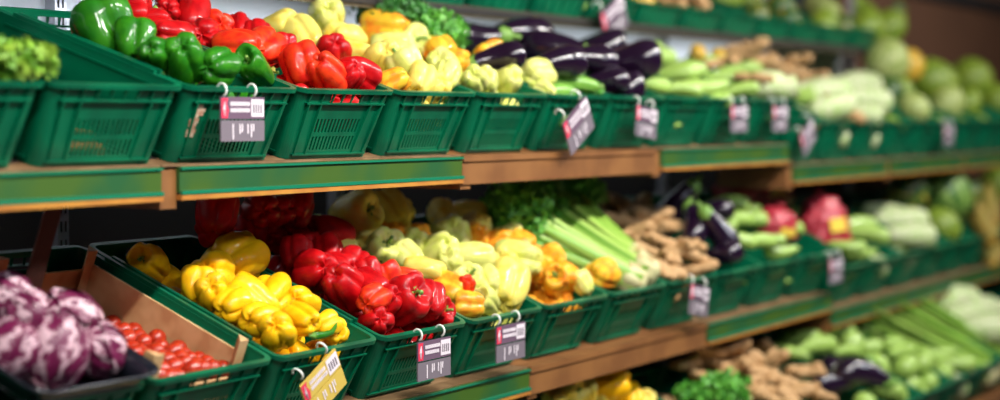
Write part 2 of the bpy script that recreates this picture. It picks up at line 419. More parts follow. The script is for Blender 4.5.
def aubergine_shape(seed):
    R = random.Random(seed); bx = R.uniform(.04, .12)
    prof = spline([(0, .50), (.07, .49), (.12, .42), (.16, .28), (.205, .08), (.25, -.14), (.26, -.28), (.22, -.41), (.12, -.485), (0, -.50)], 26); prof[0] = (0, .5); prof[-1] = (0, -.5)
    def fn(x, y, z, t, a, r): return Vector((x+bx*math.cos(z*3), y*.97, z))
    v, f = lathe(prof, 28, fn)
    b = MB(); cx = bx*math.cos(1.4); n = 10; rings = []
    for q, (rr, zz) in enumerate([(.04, .515), (.09, .50), (.125, .43), (.14, .36)]):
        for k in range(n):
            a = 2*math.pi*k/n; z_ = zz-(.05 if (q == 3 and k % 2) else 0)
            b.v.append(Vector((cx+rr*math.cos(a), rr*math.sin(a), z_)))
    for q in range(3):
        for k in range(n): b.f.append((q*n+k, (q+1)*n+k, (q+1)*n+(k+1) % n, q*n+(k+1) % n)); b.mi.append(0)
    b.tube([(cx, 0, .49), (cx+.01, .01, .56), (cx+.04, .02, .63)], [.042, .03, .036], 8)
    return mesh('aubergine', v, f), b.me('calyx', M['stem'], True)
AUB = [aubergine_shape(i) for i in range(3)]
def zucchini_shape(seed):
    R = random.Random(seed); bx = R.uniform(-.09, .09)
    prof = spline([(0, .50), (.065, .495), (.095, .45), (.125, .30), (.16, .05), (.18, -.2), (.17, -.38), (.10, -.47), (0, -.50)], 24); prof[0] = (0, .5); prof[-1] = (0, -.5)
    def fn(x, y, z, t, a, r):
        k = 1+.035*math.cos(6*a); return Vector((x*k+bx*math.cos(z*3), y*k, z))
    v, f = lathe(prof, 30, fn); b = MB(); cx = bx*math.cos(1.5)
    b.tube([(cx, 0, .48), (cx, 0, .54), (cx+.02, 0, .59)], [.05, .035, .042], 6)
    return mesh('zucchini', v, f), b.me('stem', M['stem'], True)
ZUC = [zucchini_shape(i) for i in range(3)]
def ginger_shape(seed):
    R = random.Random(seed); bm = bmesh.new()
    def blob(p, r, e): 
        m_ = Matrix.Translation(p) @ e.to_matrix().to_4x4() @ Matrix.Diagonal((r*R.uniform(1.1, 1.5), r, r*.9, 1))
        bmesh.ops.create_icosphere(bm, subdivisions=3, radius=1, matrix=m_)
    p = Vector((-.38, 0, 0)); d = 0
    for k in range(6):
        e = Euler((0, 0, d)); blob(p, R.uniform(.13, .17), e)
        if k and R.random() < .75:
            sd = R.choice((-1, 1)); q = p+Vector((0, sd*.14, R.uniform(-.04, .08))); blob(q, R.uniform(.09, .12), Euler((0, 0, d+1.4)))
            if R.random() < .6: q = q+Vector((R.uniform(-.05, .05), sd*.13, R.uniform(-.02, .05))); blob(q, R.uniform(.07, .1), Euler((0, .3, d+1.4)))
        d += R.uniform(-.5, .5); p = p+Vector((math.cos(d), math.sin(d), R.uniform(-.1, .1)))*.165
    me = bpy.data.meshes.new('ginger_root'); bm.to_mesh(me); bm.free()
    me = baked(me, [('REMESH', dict(mode='VOXEL', voxel_size=.03, use_smooth_shade=True)), ('SMOOTH', dict(iterations=3))])
    me.name = 'ginger_root'; me.materials.clear(); me.materials.append(M['ginger']); return me
GIN = [ginger_shape(i) for i in range(5)]
def round_shape(name, sq=1, ribs=0, depth=0, dim=.05, seed=0):
    prof = []
    for i in range(22):
        a = math.pi*i/21; r = .5*math.sin(a); z = .5*math.cos(a)*sq
        z -= dim*math.exp(-(r/.12)**2)*(1 if z > 0 else -.5)
        prof.append((r if 0 < i < 21 else 0, z))
    def fn(x, y, z, t, a, r):
        k = 1-depth*(.5-.5*math.cos(ribs*a))+.02*noise.noise(Vector((x*3+seed, y*3, z*3))); return Vector((x*k, y*k, z))
    v, f = lathe(prof, 40, fn); return mesh(name, v, f)
TOM = round_shape('cherry_tomato', .94, 0, 0, .03)
MEL = round_shape('melon', 1.05, 10, .035, .03, 3)
MELO = round_shape('melon', 1.22, 0, 0, .02, 5)
KOH = round_shape('round_zucchini', .86, 8, .06, .06, 9)
def small_stem():
    b = MB(); b.tube([(0, 0, .44), (.01, 0, .50), (.03, .01, .56)], [.05, .035, .04], 7); return b.me('stem', M['stem'], True)
SST = small_stem()
def napa_shape(seed):
    R = random.Random(seed)
    prof = spline([(0, .50), (.10, .49), (.19, .40), (.23, .22), (.22, 0), (.19, -.22), (.15, -.40), (.09, -.49), (0, -.5)], 30); prof[0] = (0, .5); prof[-1] = (0, -.5)
    def fn(x, y, z, t, a, r):
        k = 1+.07*abs(math.sin(3.5*a+z*2.5+seed))+.06*noise.noise(Vector((x*14, y*14, z*7+seed))); return Vector((x*k, y*k, z))
    v, f = lathe(prof, 56, fn); body = mesh('chinese_cabbage', v, f)
    leaves = []
    for q in range(4):
        a0 = q*1.6+R.random(); vs = []; fs = []; NU, NV = 9, 12
        for j in range(NV):
            t = j/(NV-1); z = -.42+.98*t; rr = .17+.10*math.sin(t*2.6)
            for i in range(NU):
                u = i/(NU-1)-.5; a = a0+u*(1.0+.9*math.sin(t*2.2)); wv = .02*math.sin(i*2.3+j*1.7)*t
                vs.append(Vector((math.cos(a)*(rr+wv), math.sin(a)*(rr+wv), z+.02*math.sin(i*2)*t)))
        for j in range(NV-1):
            for i in range(NU-1): fs.append((j*NU+i, j*NU+i+1, (j+1)*NU+i+1, (j+1)*NU+i))
        m_ = mesh('leaf', vs, fs); m_.materials.append(M['napa']); leaves.append(m_)
    return body, leaves
NAPA = [napa_shape(1), napa_shape(5)]
def radicchio_shape(seed):
    R = random.Random(seed)
    def surf(x, y, z, t, a, r):
        k = 1+.05*math.sin(3*a+4*z)+.07*noise.noise(Vector((x*5+seed, y*5, z*5))); return Vector((x*k, y*k, z))
    prof = [(.5*math.sin(math.pi*i/25) if 0 < i < 25 else 0, .54*math.cos(math.pi*i/25)) for i in range(26)]
    v, f = lathe(prof, 44, surf); body = mesh('radicchio', v, f)
    leaves = []
    for q in range(5):
        a0 = q*1.257+R.random()*.4; vs = []; fs = []; NU, NV = 15, 16; tw = R.uniform(-.5, .5)
        for j in range(NV):
            t = j/(NV-1); th = math.pi*(1-.80*t*R.uniform(.99, 1))
            for i in range(NU):
                u = i/(NU-1)*2-1; wd = 1.05*math.sin(math.pi*min(1, .12+.80*t))**.5
                a = a0+u*wd+tw*t; rr = .525+.03*t+.035*abs(u)**3+.022*math.sin(u*9+j*.9)*t+.02*noise.noise(Vector((u*3, t*4, q+seed)))
                vs.append(Vector((rr*math.sin(th)*math.cos(a), rr*math.sin(th)*math.sin(a), rr*1.05*math.cos(th))))
        for j in range(NV-1):
            for i in range(NU-1): fs.append((j*NU+i, j*NU+i+1, (j+1)*NU+i+1, (j+1)*NU+i))
        m_ = mesh('leaf', vs, fs); m_.materials.append(M['radicchio']); leaves.append(m_)
    return body, leaves
RAD = [radicchio_shape(2), radicchio_shape(8)]
def leafcloud(name, n, rx, ry, rz, size, m, seed, hollow=.55, frilly=False):
    R = random.Random(seed); b = MB()
    for _ in range(n):
        d = Vector((R.gauss(0, 1), R.gauss(0, 1), R.gauss(0, 1))).normalized(); q = R.uniform(hollow, 1)
        lump = 1+.30*noise.noise(d*2.3+Vector((seed, 0, 0)))
        p = Vector((d.x*rx, d.y*ry, d.z*rz))*q*lump
        nr = (d+Vector((R.gauss(0, .7), R.gauss(0, .7), R.gauss(0, .7)))).normalized()
        u = nr.cross(Vector((R.gauss(0, 1), R.gauss(0, 1), R.gauss(0, 1)))).normalized(); v = nr.cross(u)
        s = size*R.uniform(.6, 1.25)
        n0 = len(b.v); pts = []
        K = 11; lob = 3 if not frilly else 5
        b.v.append(p)
        for k in range(K):
            a = -2.3+4.6*k/(K-1); r = s*(.55+.45*abs(math.cos(a*lob/2.3*1.57/1.0))) * (1 if not frilly else 1.2)
            wv = .18*s*math.sin(k*2.1)
            b.v.append(p+u*math.cos(a)*r+v*math.sin(a)*r*.8+nr*(wv+.25*s*math.cos(a)))
        for k in range(K-1): b.f.append((n0, n0+1+k, n0+2+k)); b.mi.append(0)
    return b.me(name, m, True)

# ------------------------------------------------------------------ heap bookkeeping
ITEMS = []     # dicts: row, i, p(local), r, kind, ...
KIND = {'red': ('red bell pepper', 'bell_pepper', 'pepper'), 'orangered': ('orange-red bell pepper', 'bell_pepper', 'pepper'), 'orange': ('orange bell pepper', 'bell_pepper', 'pepper'),
        'yellow': ('yellow bell pepper', 'bell_pepper', 'pepper'), 'cream': ('cream bell pepper', 'bell_pepper', 'pepper'), 'pale': ('pale green bell pepper', 'bell_pepper', 'pepper'),
        'blush': ('yellow-orange bell pepper', 'bell_pepper', 'pepper'), 'green': ('green bell pepper', 'bell_pepper', 'pepper'),
        'aub': ('dark purple aubergine', 'aubergine', 'aubergine'), 'zuc': ('pale green zucchini', 'zucchini', 'zucchini'), 'zucd': ('light green zucchini', 'zucchini', 'zucchini'),
        'gin': ('ginger root', 'ginger_root', 'ginger'), 'melg': ('green melon', 'melon', 'melon'), 'meld': ('dark green melon', 'melon', 'melon'),
        'melp': ('pale green melon', 'melon', 'melon'), 'melo': ('orange round squash', 'squash', 'squash'), 'melw': ('striped dark melon', 'melon', 'melon'),
        'koh': ('small round zucchini', 'round_zucchini', 'zucchini'), 'napa': ('white-green chinese cabbage', 'chinese_cabbage', 'cabbage')}
def add(row, kind, lst, up=.02, crate=None):
    for e in lst:
        px, py, s = e[:3]; i, p, z = row.hit(px, py, up)
        if crate is not None: p = row.mtx(crate).inverted() @ (row.mtx(i) @ p); i = crate
        ITEMS.append(dict(row=row, i=i, p=np.array(p), s=s*z/F, kind=kind, rot=e[3] if len(e) > 3 else None, vis=True))
add(UP, 'green', [(86,30,58),(132,40,40),(150,53,30),(189,60,43),(217,67,38),(267,72,46,'lie'),(169,50,24)], .03, 0)
add(UP, 'red', [(116,20,26),(141,17,44),(152,28,38),(166,10,28),(184,19,44),(173,36,36),(196,36,38),(283,50,26),(333,52,34),(348,77,32),(369,75,34),(239,30,26),(256,36,28)])
add(UP, 'orangered', [(214,28,36),(230,49,42),(262,50,40),(311,68,40),(325,72,36),(297,60,28)])
add(UP, 'cream', [(276,29,36),(302,39,38),(354,42,38),(380,60,36),(443,86,32),(427,84,30),(361,54,24)])
add(UP, 'pale', [(320,22,34),(328,30,30),(386,49,32),(411,46,34,'face'),(405,70,36),(438,68,35),(400,28,28),(445,80,28),(470,81,28),(488,82,28),(507,80,28),(528,80,34),(542,90,22)])
add(UP, 'blush', [(378,30,40),(397,84,28),(444,58,32),(430,50,26),(481,62,36,'face'),(450,62,28)])
add(UP, 'zucd', [(570,84,62,'x'),(560,97,50,'x')])
add(UP, 'aub', [(476,33,80,'x'),(517,42,84,'x'),(505,60,70,'x'),(551,50,84,'x'),(590,46,84,'x'),(556,68,74,'x'),(592,66,70,'x'),(626,69,90,'x'),(628,90,80,'x'),(612,84,60,'x')], .06)
add(UP, 'zuc', [(636,52,60,'x'),(652,60,60,'x'),(668,76,60,'x'),(690,72,54,'x'),(706,87,54,'x'),(722,81,54,'x'),(716,98,44,'x'),(650,84,50,'x'),(684,92,46,'x'),(735,70,54,'x'),(790,92,44,'x'),(742,92,40,'x'),(700,60,44,'x'),(803,100,36)])
add(UP, 'gin', [(741,55,44),(733,48,36),(774,68,38),(792,72,38),(785,60,34),(760,62,34),(806,76,34),(720,62,28),(846,112,34),(752,78,30)], .07)
add(UP, 'napa', [(762,86,52),(778,92,46),(816,94,62),(840,84,60),(860,100,54),(866,116,40),(829,108,50)], .03)
add(UP, 'melo', [(890,60,34),(712,54,16),(686,50,16)], .05)
add(UP, 'melp', [(864,54,44)], .06)
add(UP, 'melg', [(920,84,46),(952,82,42),(981,94,38),(998,102,36),(901,92,34),(938,94,30),(968,104,26)], .04)
add(UP, 'melp', [(947,104,32),(915,108,28)], .04)
add(UP, 'meld', [(882,92,34)], .04)
add(LO, 'yellow', [(150,265,50,'lie')], .0, 0)
add(LO, 'yellow', [(196,292,34),(212,274,44),(210,292,36),(257,258,54),(225,304,34),(246,303,44),(272,298,40),(300,303,32),(303,320,32),(275,333,38),(325,326,26),(336,334,26),(246,326,36)], .03, 0)
add(LO, 'red', [(203,209,40),(243,204,38),(281,200,36),(264,224,34),(239,234,34),(286,232,36),(222,222,30),(327,237,40),(323,255,36),(296,254,32),(302,273,42),(330,270,36),(351,268,34),(366,274,32),(337,290,42),(367,291,38),(403,304,46),(376,320,32),(430,305,36),(445,313,28),(385,300,30),(260,206,34),(312,250,28)], 0.045)
add(LO, 'orangered', [(386,279,28),(406,281,28),(462,286,18),(374,304,30)], 0.045)
add(LO, 'cream', [(330,212,42),(379,212,40),(365,236,36),(316,226,30),(348,246,26),(408,222,30),(402,213,28),(468,214,30),(476,228,28),(516,291,42),(438,214,28),(500,262,30),(424,272,32)], 0.04)
add(LO, 'pale', [(372,251,36,'face'),(405,258,32),(444,236,38),(438,254,38),(480,260,44),(466,280,30,'face'),(512,236,28),(518,261,38),(496,301,36,'lie'),(486,285,26),(420,246,28),(582,283,20),(455,262,30)], 0.04)
add(LO, 'orange', [(393,234,32),(476,236,26),(497,240,22),(524,247,24),(548,260,30),(356,222,26),(416,236,24)], 0.04)
add(LO, 'blush', [(452,292,34),(472,307,28),(554,281,40,'lie'),(591,277,32),(568,278,28),(536,270,30),(530,256,26)])
add(LO, 'aub', [(684,208,74,'up'),(712,234,66,'up'),(729,253,50,'x'),(694,226,60,'up'),(706,216,50,'x')], .07)
add(LO, 'zuc', [(728,206,46,'x'),(734,222,46,'x'),(750,222,46,'x'),(741,242,46,'x'),(758,243,46,'x'),(781,250,40),(718,222,40,'x'),(745,208,36,'x'),(792,214,44,'x'),(786,228,40,'x'),(770,243,36,'x'),(862,252,36),(855,228,52,'x'),(866,236,50,'x'),(848,246,40,'x')], .045)
R0 = random.Random(3)
add(LO, 'gin', [(610,203,42),(640,203,44),(627,212,40),(655,212,40),(618,222,40),(640,224,44),(660,226,40),(630,236,38),(648,240,44),(666,240,40),(655,254,36),(672,256,40),(690,258,38),(665,270,38),(683,272,38),(698,272,32),(672,244,32),(688,246,34),(650,228,36),(676,283,30),(697,283,26),(637,214,34)], .03)
add(LO, 'napa', [(893,220,54,'x'),(914,234,46,'x'),(884,214,40,'x')], .03)
add(LO, 'meld', [(904,196,44),(932,192,30),(968,194,32)], .09)
add(LO, 'melw', [(942,193,48)], .10)
add(LO, 'melg', [(940,226,34),(989,182,38)], .03)
add(LO, 'melp', [(1002,176,34)], .05)
add(FL, 'yellow', [(596,386,34),(612,392,26),(630,399,26),(572,396,26)])
add(FL, 'cream', [(558,387,28),(573,384,28),(585,398,26),(646,400,22),(548,398,26)])
add(FL, 'gin', [(680,362,40),(694,350,40),(715,346,40),(706,362,42),(728,352,42),(741,360,44),(759,346,36),(726,372,40),(752,372,44),(768,362,40),(776,378,40),(792,374,40),(762,390,40),(786,394,40),(808,390,40),(822,398,38),(742,384,36),(806,372,36),(820,374,34),(745,398,36),(768,402,36),(796,404,36),(700,374,34),(712,340,34)], .04)
add(FL, 'zuc', [(805,326,60,'x'),(822,336,60,'x'),(815,348,54,'x'),(800,341,48,'x'),(795,352,40,'x'),(874,330,44,'x'),(862,345,44,'x'),(885,345,44,'x'),(848,352,36,'x'),(936,352,46,'x'),(955,362,46,'x'),(905,352,40,'x')], .03)
add(FL, 'aub', [(842,366,66,'x'),(862,386,70,'x'),(838,382,60,'x')], .05)
add(FL, 'koh', [(881,365,34),(848,346,30),(905,372,28),(922,390,26),(925,362,24),(898,392,24),(940,386,22),(884,390,26),(912,398,24),(932,402,24),(954,392,20),(948,376,22),(870,402,24)], .03)
add(FL, 'napa', [(938,302,70,'x'),(966,312,70,'x'),(990,318,60,'x'),(974,330,56,'x')], .05)
add(TP, 'cream', [(548,8,34),(530,4,30),(538,14,24),(518,12,24),(555,-2,26)], .01)
add(TP, 'melo', [(651,10,28),(668,16,18)], .0)
add(TP, 'gin', [(684,10,44),(694,4,36),(672,2,34),(702,14,30)], .01)
add(TP, 'melg', [(738,0,30),(725,-4,26),(760,4,30),(843,6,36),(860,22,36),(874,40,34),(836,30,30),(888,28,34),(882,50,26),(716,-2,26)], .01)
add(TP, 'melp', [(819,14,34),(806,4,30)], .01)
add(TP, 'meld', [(782,14,34),(768,22,28),(800,24,28),(870,8,34),(850,46,28)], .01)
add(TP, 'zuc', [(295,-4,50,'x'),(320,-3,50,'x'),(305,-8,50,'x'),(340,-6,50,'x'),(577,4,44,'x'),(590,0,44,'x')], .0)
# hidden under-layers so every heap is carried from below
def under(row, i, kinds, nx=3, ny=4, s=.098, z=.105):
    R = random.Random(i*7+len(row.key))
    for a in range(nx):
        for b in range(ny):
            lx = (a-(nx-1)/2)*.30/nx; ly = .075+b*(.45/(ny-1))
            k = kinds[0] if b < ny/2 else kinds[-1]
            ITEMS.append(dict(row=row, i=i, p=np.array((lx+R.uniform(-.01, .01), ly+R.uniform(-.01, .01), z if row.h > .1 else .045)), s=s*R.uniform(.92, 1.08), kind=k, rot=None, vis=False))
for row, i, k in [(UP,0,['green','red']),(UP,1,['red','cream']),(UP,2,['cream','pale']),(UP,3,['pale','blush']),(LO,0,['yellow','yellow']),(LO,1,['red','red']),(LO,2,['pale','cream']),(LO,3,['orange','cream']),(FL,2,['yellow','cream']),(FL,3,['yellow','cream'])]:
    under(row, i, k)
for row, i, k in [(UP,4,['zucd','aub']),(UP,5,['aub']),(UP,6,['zuc']),(UP,7,['zuc']),(UP,8,['zuc']),(LO,6,['aub','zuc']),(LO,7,['zuc']),(FL,7,['zuc'])]:
    under(row, i, k, 2, 3, .17, .08)
for row, i in [(LO,5),(FL,4),(FL,5),(FL,6),(UP,9)]: under(row, i, ['gin'], 2, 3, .14, .11)
for row, i, k in [(UP,10,'napa'),(UP,11,'napa'),(LO,10,'napa'),(FL,9,'napa'),(FL,10,'napa')]: under(row, i, [k], 1, 3, .2, .09)
for row, i, k in [(UP,12,'melg'),(UP,13,'melg'),(UP,14,'melg'),(UP,15,'melg'),(UP,16,'melg'),(LO,11,'meld'),(LO,12,'meld'),(LO,13,'melg'),(FL,8,'koh')]: under(row, i, [k], 2, 3, .15, .09)
# settle: push neighbours apart inside each crate (crate-local space)
bycrate = {}
for it in ITEMS: bycrate.setdefault((it['row'].key, it['i']), []).append(it)
ECC = {'aub': .29, 'zuc': .19, 'zucd': .19, 'gin': .30, 'napa': .30}
for key, L in bycrate.items():
    P = np.array([it['p'] for it in L]); P0 = P.copy(); r = np.array([it['s']*ECC.get(it['kind'], .47) for it in L])
    vis = np.array([it['vis'] for it in L])
    for step in range(60):
        for a in range(len(L)):
            d = P[a]-P; dist = np.linalg.norm(d, axis=1)+1e-6; mn = (r[a]+r)*.93; ov = np.where(dist < mn, mn-dist, 0); ov[a] = 0
            push = (d/dist[:, None]*ov[:, None]); wgt = np.where(vis[a] & ~vis, .05, np.where(~vis[a] & vis, .9, .5))
            P[a] += (push*wgt[:, None]).sum(0)
        P += (P0-P)*np.where(vis, .28, .01)[:, None]
        low = np.where(P[:, 2] < .16, 1.25, 1.08)
        hw = .176-r*low; P[:, 0] = np.clip(P[:, 0], -hw, hw)
        P[:, 1] = np.clip(P[:, 1], .035+r*low, .565-r*low); P[:, 2] = np.maximum(P[:, 2], .008+r)
    for it, p in zip(L, P): it['p'] = p

ORD = ['first', 'second', 'third', 'fourth', 'fifth', 'sixth', 'seventh', 'eighth', 'ninth', 'tenth', 'eleventh', 'twelfth', 'thirteenth', 'fourteenth', 'fifteenth', 'sixteenth', 'seventeenth', 'eighteenth', 'nineteenth', 'twentieth']+['%dth' % k for k in range(21, 60)]
# what stands where: crate index -> words
CN = {
 ('upper', -2): 'lettuce crate', ('upper', -1): 'nearly empty crate', ('upper', 0): 'green and red pepper crate', ('upper', 1): 'upper red pepper crate', ('upper', 2): 'upper cream pepper crate',
 ('upper', 3): 'crate left of the crooked tag', ('upper', 4): 'crooked-tag crate', ('upper', 5): 'upper aubergine crate',
 ('lower', -2): 'radicchio crate', ('lower', -1): 'tomato crate', ('lower', 0): 'yellow pepper crate', ('lower', 1): 'lower red pepper crate', ('lower', 2): 'lower mixed pepper crate', ('lower', 3): 'crate left of the celery',
 ('lower', 4): 'celery crate', ('lower', 5): 'lower ginger crate',
}
SEENW = {'upper': 'upper shelf', 'lower': 'lower shelf', 'floor': 'bottom shelf', 'top': 'top shelf'}
def crate_words(key, i):
    if (key, i) in CN: return CN[key, i]
    if key in ('upper', 'lower'): return '%s crate right of %s %s' % (ORD[i-6], key, 'aubergines' if key == 'upper' else 'ginger')
    return '%s %s from left' % ('bottom crate' if key == 'floor' else 'top tray', ORD[i])
def rotm(kind, row, R):
    if kind in ('napa',): return Euler((rad(78), R.uniform(-.2, .2), rad(70)+R.uniform(-.3, .3)))
    return None
def dup_body(name, me, parts, loc, rot, sc, label, cat, group):
    o = obj(name, me, None, label, cat, group)
    o.matrix_world = Matrix.Translation(loc) @ rot.to_matrix().to_4x4() @ Matrix.Scale(sc, 4)
    for n, pm in parts: obj(n, pm, o)
    return o
# orientation toolkit: 'face' stem to the camera, 'lie' long axis across the view, 'x' long axis across the aisle, 'up' nose down
def orient(mode, kind, R):
    e = lambda a, b, c: Euler((a, b, c))
    if kind in ('aub', 'zuc', 'zucd', 'napa'):
        if mode == 'up': return e(rad(-35), rad(-14), R.uniform(0, 6))
        base = Matrix.Rotation(R.uniform(-.5, .5)+rad({'aub': -60, 'napa': -40}.get(kind, -48)), 3, 'Z') @ Matrix.Rotation(rad(90)+R.uniform(-.2, .2), 3, 'Y') @ Matrix.Rotation(R.uniform(0, 6.28), 3, 'Z')
        if kind in ('zuc', 'zucd', 'aub') and R.random() < .55:
            base = Matrix.Rotation(math.pi, 3, 'Z') @ base
        return base.to_euler()
    if kind == 'gin': return e(R.uniform(-.5, .7), R.uniform(-.5, .5), R.uniform(0, 6.28))
    if mode == 'face': return (Matrix.Rotation(rad(-30), 3, 'Z') @ Matrix.Rotation(rad(62), 3, 'X') @ Matrix.Rotation(R.uniform(0, 6), 3, 'Z')).to_euler()
    if mode == 'lie': return (Matrix.Rotation(rad(200)+R.uniform(-.2, .2), 3, 'Z') @ Matrix.Rotation(rad(68), 3, 'Y') @ Matrix.Rotation(R.uniform(0, 6), 3, 'Z')).to_euler()
    if kind in ('melg', 'meld', 'melp', 'melw', 'koh', 'melo'): return e(R.uniform(-.9, .9), R.uniform(-.9, .9), R.uniform(0, 6.28))
    # peppers: mostly lying or upside down, blossom end towards the aisle
    q = R.random()
    th = R.uniform(-2.3, -1.2) if q < .62 else (R.uniform(-1.2, -.3) if q < .9 else R.uniform(1.0, 1.7))
    return (Matrix.Rotation(R.uniform(-1.3, 1.0)-rad(20), 3, 'Z') @ Matrix.Rotation(th, 3, 'X') @ Matrix.Rotation(R.uniform(0, 6.28), 3, 'Z')).to_euler()
for key, L in bycrate.items():
    row = L[0]['row']; i = L[0]['i']; mtx = row.mtx(i); cw = crate_words(*key); R = random.Random(hash(key[1])*13+len(key[0]))
    for kind in sorted(set(it['kind'] for it in L)):
        KL = [it for it in L if it['kind'] == kind and it['vis']]
        # rows from the front by depth, then left to right
        KL.sort(key=lambda it: it['p'][1]); rows = []
        for it in KL:
            if rows and it['p'][1]-rows[-1][0]['p'][1] < .075: rows[-1].append(it)
            else: rows.append([it])
        for q, rw in enumerate(rows):
            rw.sort(key=lambda it: it['p'][0])
            rn = 'front row' if q == 0 else ('back row' if q == len(rows)-1 else ORD[q]+' row')
            for n_, it in enumerate(rw):
                pos = '' if len(rw) == 1 else (', leftmost' if n_ == 0 else (', rightmost' if n_ == len(rw)-1 else ', %s from left' % ORD[n_]))
                if len(rows) == 1: pos2 = pos
                else: pos2 = ', %s%s' % (rn, pos)
                it['label'] = '%s in %s%s' % (KIND[kind][0], cw, pos2)
    for it in L:
        kind = it['kind']; words, name, cat = KIND[kind]; s = it['s']; loc = mtx @ Vector(it['p'])
        lab = it.get('label') or '%s buried in the heap of the %s' % (words, cw)
        grp = '%ss in %s' % (name.replace('_', ' '), cw)
        rot = orient(it['rot'], kind, R)
        if kind == 'aub': b, c = R.choice(AUB); dup_body(name, withmat(b, M['aubergine']), [('calyx', c)], loc, rot, s*.88, lab, cat, grp)
        elif kind in ('zuc', 'zucd'): b, c = R.choice(ZUC); dup_body(name, withmat(b, M['zucchini' if kind == 'zuc' else 'zucchini_dark']), [('stem', c)], loc, rot, s*.95, lab, cat, grp)
        elif kind == 'gin': dup_body(name, R.choice(GIN), [], loc, rot, s*1.22, lab, cat, grp)
        elif kind == 'napa': b, lv = R.choice(NAPA); dup_body(name, withmat(b, M['napa']), [('leaf', l) for l in lv], loc, rot, s, lab, cat, grp)
        elif kind in ('melg', 'meld', 'melp', 'melo', 'melw'):
            m_ = {'melg': 'melon_green', 'meld': 'melon_dark', 'melp': 'melon_pale', 'melo': 'melon_orange', 'melw': 'watermelon'}[kind]
            dup_body(name, withmat(R.choice((MEL, MELO)), M[m_]), [('stem', SST)], loc, rot, s, lab, cat, grp)
        elif kind == 'koh': dup_body(name, withmat(KOH, M['zucchini']), [('stem', SST)], loc, rot, s, lab, cat, grp)
        else:
            b, c = R.choice(PEP) if it['rot'] != 'lie' else LONGP[R.randrange(2)]
            dup_body(name, withmat(b, M[kind]), [('stem', c)], loc, rot, s*(1.12 if it['rot'] != 'lie' else .78), lab, cat, grp)

# ------------------------------------------------------------------ crates in their rows
CONT = {('upper', -2): 'frilly green lettuce', ('upper', -1): 'a few carrots', ('upper', 0): 'green and red peppers', ('upper', 1): 'red and cream peppers', ('upper', 2): 'cream and pale peppers', ('upper', 3): 'pale green peppers', ('upper', 4): 'light green zucchini', ('upper', 5): 'aubergines',
        ('lower', -2): 'radicchio heads', ('lower', -1): 'a tomato box', ('lower', 0): 'yellow peppers', ('lower', 1): 'red peppers', ('lower', 2): 'mixed pale peppers', ('lower', 3): 'orange and yellow peppers', ('lower', 4): 'celery', ('lower', 5): 'ginger'}
for row, rng in ((UP, range(-2, 18)), (LO, range(-2, 16)), (FL, range(0, 17)), (TP, range(0, 14))):
    for i in rng:
        if (row.key, i) in CONT: lab = 'green plastic crate holding %s on the %s' % (CONT[row.key, i], row.words)
        elif row.key in ('upper', 'lower'): lab = 'green crate on the %s, %s to the right of the %s crate' % (row.words, ORD[i-6], {'upper': 'aubergine', 'lower': 'ginger'}[row.key])
        else: lab = 'green %s on the %s, %s from the left' % ('shallow tray' if row.key == 'top' else 'crate', row.words, ORD[i])
        place_crate(row, i, lab, 'green plastic crates on the '+row.words)

# ------------------------------------------------------------------ shelves
def struct(name, me): return obj(name, me, kind='structure')
def shelf(row, bounds, styles, depth=.66, back=.7):
    for s_, (x0, x1) in enumerate(bounds):
        dz = row.drop if row.idx((x0+x1)/2) >= row.df else 0
        c, sn = math.cos(row.t), math.sin(row.t)
        Y0 = row.Yf+row.h*sn; Z0 = row.Zf-dz-row.h*c
        e = obj('display_shelf', None, label='%s shelf segment of the %s, %s from the left' % ({'rail': 'green-railed', 'wood': 'brown wooden-fronted', 'thin': 'thin brown-edged'}[styles[s_]], row.words, ORD[s_]), cat='shelf', group='shelf segments of the produce stand')
        e.location = ((x0+x1)/2, Y0, Z0); hx = (x1-x0)/2-.004
        T = Matrix.Rotation(row.t, 4, 'X')
        b = MB(); b.box((-hx, .0, -.022), (hx, depth, -.002), mtx=T); obj('deck', b.me('deck', M['dark_panel'] if styles[s_] != 'wood' else M['wood']), e)
        st = styles[s_]; yf = -.035
        hl = -hx+(.05 if row.key == 'upper' and s_ else 0)
        if st == 'rail':
            b = MB(); b.box((-hx, yf, .003), (hx, .02, .007)); b.box((-hx, .01, -.0018), (hx, .06, -.0012), mtx=T); obj('wooden_edge', b.me('wooden_edge', M['edge_wood']), e)
            b = MB(); b.box((hl, yf-.010, -.070), (hx, yf+.022, -.0585)); obj('lower_trim', b.me('lower_trim', M['ochre']), e)
            b = MB(); b.box((hl, yf-.004, -.054), (hx, yf+.010, .0025)); obj('green_rail', b.me('green_rail', M['rail']), e)
            b = MB(); b.box((hl, yf-.010, -.004), (hx, yf-.004, .001)); b.box((hl, yf-.012, -.058), (hx, yf-.004, -.050)); obj('rail_lip', b.me('rail_lip', M['rail_line']), e)
        elif st == 'wood':
            b = MB(); b.box((-hx, yf, -.075), (hx, yf+.025, -.012)); obj('wooden_front', b.me('wooden_front', M['wood']), e)
            b = MB(); b.box((-hx, yf-.006, -.012), (hx, .02, .005)); obj('wooden_edge', b.me('wooden_edge', M['wood']), e)
        else:
            b = MB(); b.box((-hx, yf+.05, -.03), (hx, yf+.075, .004)); obj('wooden_front', b.me('wooden_front', M['wood_olive']), e)
        # bracket at the left end
        b = MB()
        b.box((-hx-.002, yf+.006, -.088), (-hx+.05, yf+.30, -.004))
        if st != 'thin': obj('bracket', b.me('bracket', M['wood']), e)
sb = [(2.846+1.215*k, 2.846+1.215*(k+1)) for k in range(-1, 6)]
shelf(UP, sb, ['rail', 'rail', 'wood', 'rail', 'rail', 'rail', 'rail'])
lb = [(3.03+1.23*k, 3.03+1.23*(k+1)) for k in range(-1, 6)]
shelf(LO, lb, ['rail', 'rail', 'wood', 'rail', 'rail', 'rail', 'rail'])
shelf(FL, [(3.62+1.23*k, 3.62+1.23*(k+1)) for k in range(0, 6)], ['wood']*6)
